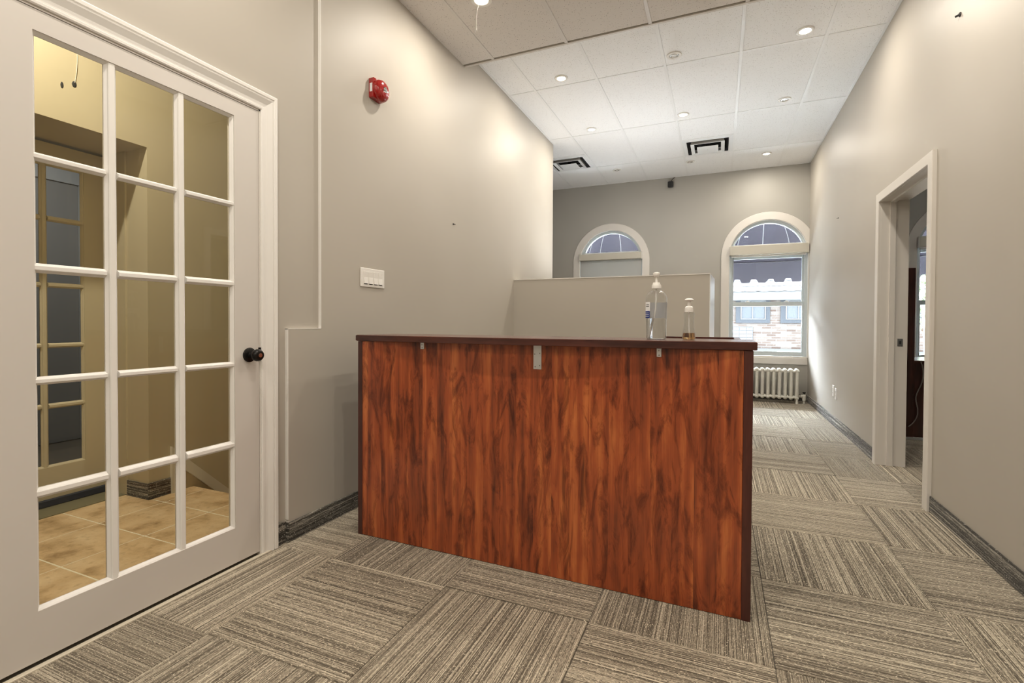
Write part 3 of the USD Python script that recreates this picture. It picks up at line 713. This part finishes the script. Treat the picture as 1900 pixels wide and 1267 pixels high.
fb = thing("foam_soap_bottle", "short clear foam soap pump bottle with a little amber soap left", "bottle", (-.108, 2.005, TOPZ))
outer = [(0, 0), (.0215, 0), (.0240, .003), (.0248, .010), (.0240, .020), (.0205, .040), (.0182, .062), (.0180, .078), (.0195, .094), (.0200, .101), (.0180, .106), (.0145, .109)]
inner = [(max(r - .0010, 0), max(h, .0015)) for r, h in outer][::-1]
put("body", lathe(outer + inner[:-1] + [(0, .0015)], n=40), "clear_plastic", fb, 40)
put("liquid", lathe([(0, .0022), (.0200, .0022), (.0228, .005), (.0234, .010), (.0222, .022), (.0212, .027), (0, .027)], n=40), "soap", fb, 40)
put("collar", lathe([(0, .107), (.0158, .107), (.0162, .117), (.0150, .126), (.0095, .130), (0, .130)], n=36), "plastic_white", fb, 40)
put("pump_head", cat_(lathe([(0, .129), (.0062, .129), (.0058, .151), (0, .151)], n=20), lathe([(0, .150), (.0100, .150), (.0170, .153), (.0160, .156), (.0090, .160), (0, .1612)], n=28)), "plastic_white", fb, 40)
put("dip_tube", tube([(0, 0, .108), (0, 0, .06), (.003, 0, .006)], .0026, 8), "plastic_white", fb, True)

# ------------------------------------------------------------------ fire bell, switches, outlets, wall anchors
fa = thing("fire_bell", "glossy red round fire alarm bell high on the left wall", "alarm bell", (XL2, 2.330, 2.3795))
put("back_box", slab(Polygon([(-.050, -.050), (.034, -.050), (.034, .050), (-.050, .050)]).buffer(.006), "x", 0, .030), "red_gloss", fa)
put("gong", fix(lathe([(0, .022), (.058, .022), (.0620, .026), (.0625, .035), (.060, .046), (.051, .058), (.037, .065), (.018, .0685), (0, .069)], "x", (0, .006, 0), 48)), "red_gloss", fa, 40)
cap = put("center_nut", cat_(lathe([(0, .066), (.017, .0665), (.016, .0700), (.008, .0705), (.0075, .074), (0, .0745)], "x", (0, .006, 0), 24)), "chrome", fa, 40)
put("plate_mark", cat_(bx(.0698, .0708, -.014, -.004, -.009, -.004), bx(.0698, .0708, .004, .014, .003, .008), bx(.0698, .0708, -.012, .0, .009, .012)), "slot_dark", cap)
put("rim_label", patch(.0762, 0, 1, 0, .001) if False else bx(.006, .024, -.0566, -.0558, -.024, .024), "label_white", fa)  # thin white strip on the near side of the back box

sw = thing("light_switch_plate", "white four gang switch plate on the left wall above the desk", "light switch", (XL2, 2.304, 1.2915))
put("plate", bx(0, .006, -.106, .106, -.054, .054, .003), "plastic_white", sw)
for k, dy in enumerate((-.064, -.020, .024, .066)):
    r = put("rocker", cat_(fix(loft([[(.0055, dy - .016, -.034), (.0115, dy - .016, -.034), (.0075, dy - .016, .002), (.0085, dy - .016, .034), (.0055, dy - .016, .034)], [(.0055, dy + .016, -.034), (.0115, dy + .016, -.034), (.0075, dy + .016, .002), (.0085, dy + .016, .034), (.0055, dy + .016, .034)]], True, True))), "plastic_white", sw)
    put("slot", bx(.0060, .0066, dy - .016, dy + .016, -.038, -.0345), "slot_dark", r)

def outlet(y, z, label, w=.075):
    o = thing("wall_outlet", label, "outlet", (XR, y, z))
    put("plate", bx(-.006, 0, -w / 2, w / 2, -.057, .057, .003), "plastic_white", o)
    for dz in (-.02, .02):
        s = put("socket", bx(-.0075, -.006, -.016, .016, dz - .013, dz + .013, .001), "plastic_white", o)
        put("slot", cat_(bx(-.0079, -.0074, -.007, -.005, dz - .004, dz + .005), bx(-.0079, -.0074, .005, .007, dz - .004, dz + .005)), "slot_dark", s)
outlet(5.925, .350, "white outlet plate low on the right wall, farther of the two")
outlet(5.805, .334, "white outlet plate low on the right wall, nearer of the two")

def anchor(at, d, label, s=1.0):
    a = thing("wall_anchor", label, "screw", at)
    put("screw_head", lathe([(0, -.003), (.008 * s, -.003), (.008 * s, .003), (.004 * s, .008), (0, .009)], "x", (0, 0, 0), 12).apply_transform(np.diag([d, 1, 1, 1])), "rubber_dark", a, 30)
    put("shank", tube([(0, 0, 0), (d * .010, .003, -.002), (d * .018, .006 * s, -.003)], .0035 * s, 6), "rubber_dark", a)
anchor((XR, 3.137, 2.585), -1, "black screw left high on the right wall near the ceiling", 1.4)
anchor((XL2, 3.239, 1.78), 1, "small dark screw on the left wall past the fire bell", .8)
anchor((XR, 5.80, 2.10), -1, "tiny grey screw on the right wall before the far corner", .5)

# ------------------------------------------------------------------ ceiling lights, vents, wire, camera
zc = ZC - .0005
for (x, y, lit, lab_) in ((-1.294, 4.132, 1, "lit recessed ceiling light past the lowered ceiling edge, nearest the left wall"),
                          (-.354, 4.124, 0, "unlit recessed light in the first ceiling row past the lowered edge"),
                          (.555, 4.143, 1, "lit recessed ceiling light nearest the right wall in the first tile row"),
                          (-1.323, 5.347, 1, "lit recessed ceiling light just before the left wall corner"),
                          (-.362, 5.325, 1, "lit recessed ceiling light at the middle, nearer than the right vent"),
                          (.551, 5.336, 0, "unlit recessed light in the second tile row towards the right wall"),
                          (-1.339, 6.889, 0, "unlit recessed light beside the left ceiling vent by the back wall"),
                          (-.378, 6.902, 0, "unlit recessed light behind the right ceiling vent near the camera"),
                          (.524, 6.937, 1, "lit recessed ceiling light near the back wall above the radiator window")):
    pot((x, y, zc), lit, lab_)
zl = ZLOW - .0005
for x, y in ((-1.381, 2.746),):
    pot((x, y, zl), 1, "lit recessed light in the lowered ceiling with a loose white wire beside it", .066)
for x, y, w in ((.55, 2.746, "above the right end of the desk"), (-1.381, 1.05, "beside the french door"), (-.40, 1.05, "over the carpet in front of the desk"), (.55, 1.05, "by the right wall before the desk"),
                (-1.381, -.75, "behind the viewer on the left"), (.55, -.75, "behind the viewer on the right"), (-.40, -1.9, "nearest the front wall")):
    pot((x, y, zl), 1, "lit recessed light in the lowered ceiling " + w, .066)
pot((2.6, 5.2, zc), 1, "added unseen recessed light for the office past the right doorway")  # unseen lamp, added to light the office
pot((-2.55, .95, 3.0395), 1, "lit recessed light over the tiled landing behind the french door")
for p in list(stage.Traverse()):
    if p.IsA(UsdLux.DiskLight) and p.GetParent().GetCustomDataByKey("label", ) == "lit recessed light over the tiled landing behind the french door":
        UsdLux.DiskLight(p).GetIntensityAttr().Set(1750)
        UsdLux.DiskLight(p).GetColorAttr().Set(Gf.Vec3f(1.0, .905, .71))

def vent(x0, x1, y0, y1, label):
    xc, yc, hx, hy = (x0 + x1) / 2, (y0 + y1) / 2, (x1 - x0) / 2 - .012, (y1 - y0) / 2 - .012
    t = thing("ceiling_vent", label, "air vent", (xc, yc, ZC))
    def band(ax, ay, az, bx_, by_, bz, th=.003):
        r = []
        for sx, sy in ((-1, -1), (1, -1), (1, 1), (-1, 1), (-1, -1)):
            r.append([(sx * ax, sy * ay, az), (sx * bx_, sy * by_, bz), (sx * bx_, sy * by_, bz + th), (sx * ax, sy * ay, az + th)])
        return fix(loft(r, True, False))
    put("frame", band(hx, hy, .000, hx - .045, hy - .045, -.006), "vent_white", t)
    put("backing", bx(-hx, hx, -hy, hy, .060, .064), "vent_dark", t)
    put("duct_wall", band(hx - .046, hy - .046, .0, hx - .075, hy - .075, .055), "vent_dark", t)
    put("louver", cat_(band(hx - .088, hy - .088, -.026, hx - .128, hy - .128, -.016), band(hx - .0885, hy - .0885, -.026, hx - .108, hy - .108, .03)), "vent_white", t)
    put("center_plate", bx(-(hx - .158), hx - .158, -(hy - .158), hy - .158, -.040, -.036, .002), "vent_white", t)
    put("plate_stem", bx(-.02, .02, -.02, .02, -.037, .062), "vent_dark", t)
    put("screw", lathe([(0, -.0425), (.006, -.0415), (.007, -.039), (0, -.039)], "z", (0, 0, 0), 12), "aluminium", t)
vent(*VENTS[0], "white square ceiling vent between the middle ceiling lights")
vent(*VENTS[1], "white square ceiling vent partly hidden by the left wall corner")

lw = thing("loose_wire", "loose white wire hanging from the lowered ceiling beside its light", "wire", (-1.368, 2.70, ZLOW))
put("wire", tube(spline([(0.0, 0, .004), (-.004, 0, -.03), (-.018, 0, -.09), (-.024, 0, -.15), (-.024, 0, -.185)], 14), .0022, 8), "plastic_white", lw, True)
put("split_end", cat_(tube([(-.024, 0, -.183), (-.0275, 0, -.205), (-.029, .001, -.222)], .0016, 6), tube([(-.024, 0, -.183), (-.021, 0, -.200), (-.0195, 0, -.214)], .0016, 6)), "plastic_white", lw, True)

sc = thing("security_camera", "small black security camera on the back wall under the ceiling", "camera", (-.675, YB, 3.075))
put("body", bx(-.038, .038, -.075, -.012, -.052, .030, .008), "plastic_black", sc)
put("wall_plate", bx(-.028, .028, -.013, 0, -.035, .045, .003), "plastic_black", sc)
put("lens", fix(lathe([(0, 0), (.020, 0), (.018, .006), (.0, .008)], "y", (0, 0, 0), 24).apply_transform(np.diag([1, -1, 1, 1])).apply_translation((0, -.074, -.018))), "slot_dark", sc, 30)
put("cable", tube(spline([(.0, -.02, .028), (.012, -.02, .055), (.035, -.014, .082), (.058, -.010, .098)], 12), .004, 8), "plastic_black", sc, True)

def uplighter(x, y, h, L, label):  # fill lamps added out of view to brighten the ceiling
    t = thing("floor_lamp", label, "added fill lamp", (x, y, 0))
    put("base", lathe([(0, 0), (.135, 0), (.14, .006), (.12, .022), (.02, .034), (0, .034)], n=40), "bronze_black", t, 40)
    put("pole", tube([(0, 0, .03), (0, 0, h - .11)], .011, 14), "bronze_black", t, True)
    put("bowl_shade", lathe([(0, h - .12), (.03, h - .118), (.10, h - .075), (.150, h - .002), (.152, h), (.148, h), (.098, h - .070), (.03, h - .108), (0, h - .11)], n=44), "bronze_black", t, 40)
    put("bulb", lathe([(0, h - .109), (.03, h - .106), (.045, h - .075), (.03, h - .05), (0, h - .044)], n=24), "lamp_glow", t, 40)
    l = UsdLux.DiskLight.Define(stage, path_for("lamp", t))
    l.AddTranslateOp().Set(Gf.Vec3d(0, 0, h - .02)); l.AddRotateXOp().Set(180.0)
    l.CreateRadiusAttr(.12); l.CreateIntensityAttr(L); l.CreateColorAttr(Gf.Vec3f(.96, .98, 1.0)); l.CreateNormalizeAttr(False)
uplighter(-1.0, 5.55, 1.40, 72, "added dark uplighter, unseen behind the half wall, brightening the ceiling")
uplighter(-.1, -1.7, 1.70, 110, "added dark uplighter, unseen by the front wall, brightening the ceiling")

# ------------------------------------------------------------------ radiator
ra = thing("radiator", "cream cast iron column radiator under the arched back window", "radiator", (0, 0, 0))
def capsule(p, q, r, n=14):
    p, q = np.array(p, float), np.array(q, float)
    s = trimesh.creation.icosphere(2, r)
    return trimesh.convex.convex_hull(np.vstack([s.vertices + p, s.vertices + q]))
xs = [.955 - .0225 - .0665 * k for k in range(12)]
YR0, YR1 = 7.255, 7.365
for k, x in enumerate(xs):
    m = [capsule((x, YR0, .085), (x, YR0, .418), .0205), capsule((x, YR1, .085), (x, YR1, .418), .0205),
         capsule((x, YR0, .428), (x, YR1, .428), .026), capsule((x, YR0, .078), (x, YR1, .078), .026)]
    if k in (0, 11):
        m += [tube([(x, YR0, .09), (x, YR0 - .006, .04), (x, YR0 - .012, 0.0)], [.018, .014, .019], 12), tube([(x, YR1, .09), (x, YR1, 0.0)], [.018, .016], 12)]
    if k < 11:
        for yy, zz in ((YR0, .418), (YR1, .418), (YR0, .085), (YR1, .085)):
            m.append(tube([(x, yy, zz), (x - .0665, yy, zz)], .016, 10))
    put("section", cat_(*m), "radiator_paint", ra, 40)
vl = put("valve", cat_(tube([(.955, 7.31, .095), (1.03, 7.31, .095)], .016, 12), capsule((1.022, 7.31, .05), (1.022, 7.31, .10), .024), tube([(1.022, 7.31, .05), (1.022, 7.31, 0)], .014, 12), tube([(.985, 7.31, .095), (.998, 7.31, .095)], .026, 6)), "radiator_paint", ra, 40)
put("valve_handle", cat_(tube([(1.022, 7.31, .12), (1.022, 7.31, .152)], .007, 8), tube([(1.022, 7.31, .138), (1.022, 7.31, .152)], .019, 10)), "plastic_black", vl)
put("paper_scrap", fix(loft([[(.645, 7.20, .001), (.675, 7.21, .004)], [(.655, 7.17, .006), (.690, 7.185, .001)]])), "label_white", label="torn white scrap of paper on the carpet in front of the radiator", cat="paper")

# ------------------------------------------------------------------ office past the right doorway
od = thing("office_desk", "dark mahogany desk with tall end panel seen through the right doorway", "desk", (0, 0, 0))
put("modesty_panel", bx(1.32, 2.6, 5.452, 5.475, .025, .690, .001), "mahogany_upright", od)
put("desk_top", bx(1.30, 2.62, 5.446, 6.05, .690, .715, .003), "mahogany_top", od)
put("end_panel", bx(1.32, 1.614, 5.445, 5.470, .025, 1.545, .001), "mahogany_upright", od)
put("end_panel", bx(2.58, 2.60, 5.48, 6.03, .0, .690, .001), "mahogany_upright", od)
put("kick_strip", bx(1.32, 2.6, 5.446, 5.470, 0, .025, .001), "silver_strip", od, label="pale metal kick strip")
cd = put("power_cord", tube(spline([(1.655, 5.425, .705), (1.672, 5.425, .62), (1.660, 5.43, .50), (1.625, 5.43, .38), (1.640, 5.43, .27), (1.630, 5.43, .20), (1.575, 5.43, .12)], 40), .0045, 8), "cord_grey", smooth=True,
         label="thin grey power cord hanging down the office desk panel", cat="cord")

# ------------------------------------------------------------------ outside
structure("ground_street", bx(-40, 50, -40, 60, -3.9, -3.7), "bounce_ground")
def awning(xc, label):
    t = thing("window_awning", label, "awning", (xc, YB + .27, 0))
    RX, RY, ZB, RZ = .70, .66, 1.985, .74
    def P(u, v, k=1.0):
        e = .62
        cu, su = math.cos(u), math.sin(u)
        return (RX * k * math.copysign(abs(cu) ** e, cu) * math.cos(v), RY * k * abs(su) ** e * math.cos(v), ZB + RZ * k * math.sin(v))
    us, vs = np.linspace(0, np.pi, 41), np.linspace(0, np.pi / 2 * .995, 15)
    rv = np.linspace(.22, np.pi / 2 * .995, 13)
    rings = [[P(u, v) for u in us] for v in vs]
    rin = [[P(u, v, .994) for u in us] for v in vs]
    put("canopy", cat_(loft(rings), loft(rin)), "awning_cloth", t, True)
    # skirt with scalloped tabs
    dense = np.linspace(0, np.pi, 241)
    pts = np.array([P(u, 0)[:2] for u in dense])
    s = np.r_[0, np.cumsum(np.linalg.norm(np.diff(pts, axis=0), axis=1))]
    low_ = []
    for d in s:
        ph = ((d - s[-1] / 2 + .12) % .235) / .235
        e = .5 + .5 * math.tanh((abs(ph - .5) - .30) * 30)      # tab / notch
        low_.append(1.672 + .055 * (1 - e) if False else 1.672 + .055 * e)
    rings = [[(p[0], p[1], ZB) for p in pts], [(p[0], p[1], l) for p, l in zip(pts, low_)], [(p[0] * .992, p[1] * .992, l) for p, l in zip(pts, low_)], [(p[0] * .992, p[1] * .992, ZB) for p in pts]]
    put("valance", loft(rings), "awning_cloth", t)
    for u in np.linspace(0, np.pi, 9):
        put("rib", tube([P(u, v, .985) for v in rv], .007, 6), "rib_white", t, True)
    put("hoop", tube([P(u, 0, .985) for u in us], .010, 6), "awning_cloth", t, True)
awning(W1, "dark domed awning outside the shaded arched window")
awning(W2, "dark domed awning with scalloped valance outside the window above the radiator")
awning(W3, "dark domed awning outside the office window past the right doorway")

YF = 19.0
bd = thing("street_building", "pale brick building with white shingle roof across the street", "building", (0, YF, 0))
put("brick_wall", bx(-14, 20, 0, .4, -3.7, 1.85), "far_brick", bd)
put("stone_base", bx(-14, 20, -.08, 0, .03, .175), "concrete_band", bd)
put("fascia", bx(-14, 20, -.28, .4, 1.84, 2.15, .02), "stucco_white", bd)
for k in range(18):  # upper rows are unseen, added to screen sky light from the right wall
    zz, yy = 2.15 + .19 * k, -.30 + .16 * k
    n = 170
    X = np.linspace(-14, 20, n * 4 + 1)
    rings = [[(x, yy - .02 - .02 * abs(math.sin(x * math.pi / .4)), zz - .02 * abs(math.sin(x * math.pi / .4))) for x in X], [(x, yy + .17, zz + .20) for x in X], [(x, yy + .17, zz + .10) for x in X], [(x, yy + .02, zz - .01) for x in X]]
    put("shingle_course", fix(loft(np.array(rings))), "shingle_white", bd)
for k in range(-7, 12):
    x0 = .534 + 1.39 * k
    s = put("window_surround", cat_(bx(x0, x0 + .15, -.04, .0, 1.054, 1.84), bx(x0 + .94, x0 + 1.07, -.04, 0, 1.054, 1.84), bx(x0 + .15, x0 + .94, -.04, 0, 1.054, 1.18)), "frame_grey", bd)
    put("sash", frame_ring(x0 + .15, x0 + .94, 1.18, 1.84, -.055, -.02, .035), "stucco_white", s)
    put("mullion", bx(x0 + .515, x0 + .545, -.052, -.02, 1.2, 1.82), "stucco_white", s)
    put("pane", bx(x0 + .17, x0 + .92, -.018, -.010, 1.2, 1.82), "far_glass", s)
gb = put("glass_block_frame", bx(.012, 1.080, -.03, .0, .09, .915, .005), "concrete_band", bd)
for i in range(5):
    for j in range(7):
        put("glass_block", bx(.022 + .212 * i, .022 + .212 * i + .200, -.045, -.02, .100 + .1155 * j, .100 + .1155 * j + .104, .008), "stucco_white", gb)

tree = thing("street_tree", "leafy tree by the street seen through the office window", "tree", (4.75, 15.2, -.6))
put("trunk", tube(spline([(-.03, -.02, -3.1), (0, 0, 0), (.03, .02, .9), (-.02, .03, 1.7), (.05, 0, 2.4)], 16), np.linspace(.14, .05, 16), 10), "bark", tree, True)
for a in (0.4, 2.3, 4.2):
    put("branch", tube([(0, 0, 1.3), (.35 * math.cos(a), .35 * math.sin(a), 1.8), (.7 * math.cos(a), .7 * math.sin(a), 2.4)], [.04, .03, .015], 8), "bark", tree, True)
lv, lf = [], []
r2_ = np.random.default_rng(3)
for k in range(1500):
    d = r2_.normal(size=3); d /= np.linalg.norm(d)
    c = d * (r2_.uniform(.2, 1) ** .5) * np.array([1.0, 1.0, .85]) + [0, 0, 2.3]
    a = r2_.normal(size=3); a /= np.linalg.norm(a); b = np.cross(a, r2_.normal(size=3)); b /= np.linalg.norm(b)
    n0 = len(lv)
    lv += [c - a * .07, c + b * .035, c + a * .07, c - b * .035]
    lf += [(n0, n0 + 1, n0 + 2), (n0, n0 + 2, n0 + 3)]
put("foliage", trimesh.Trimesh(np.array(lv), np.array(lf), process=False), "leaf", tree, kind="stuff")
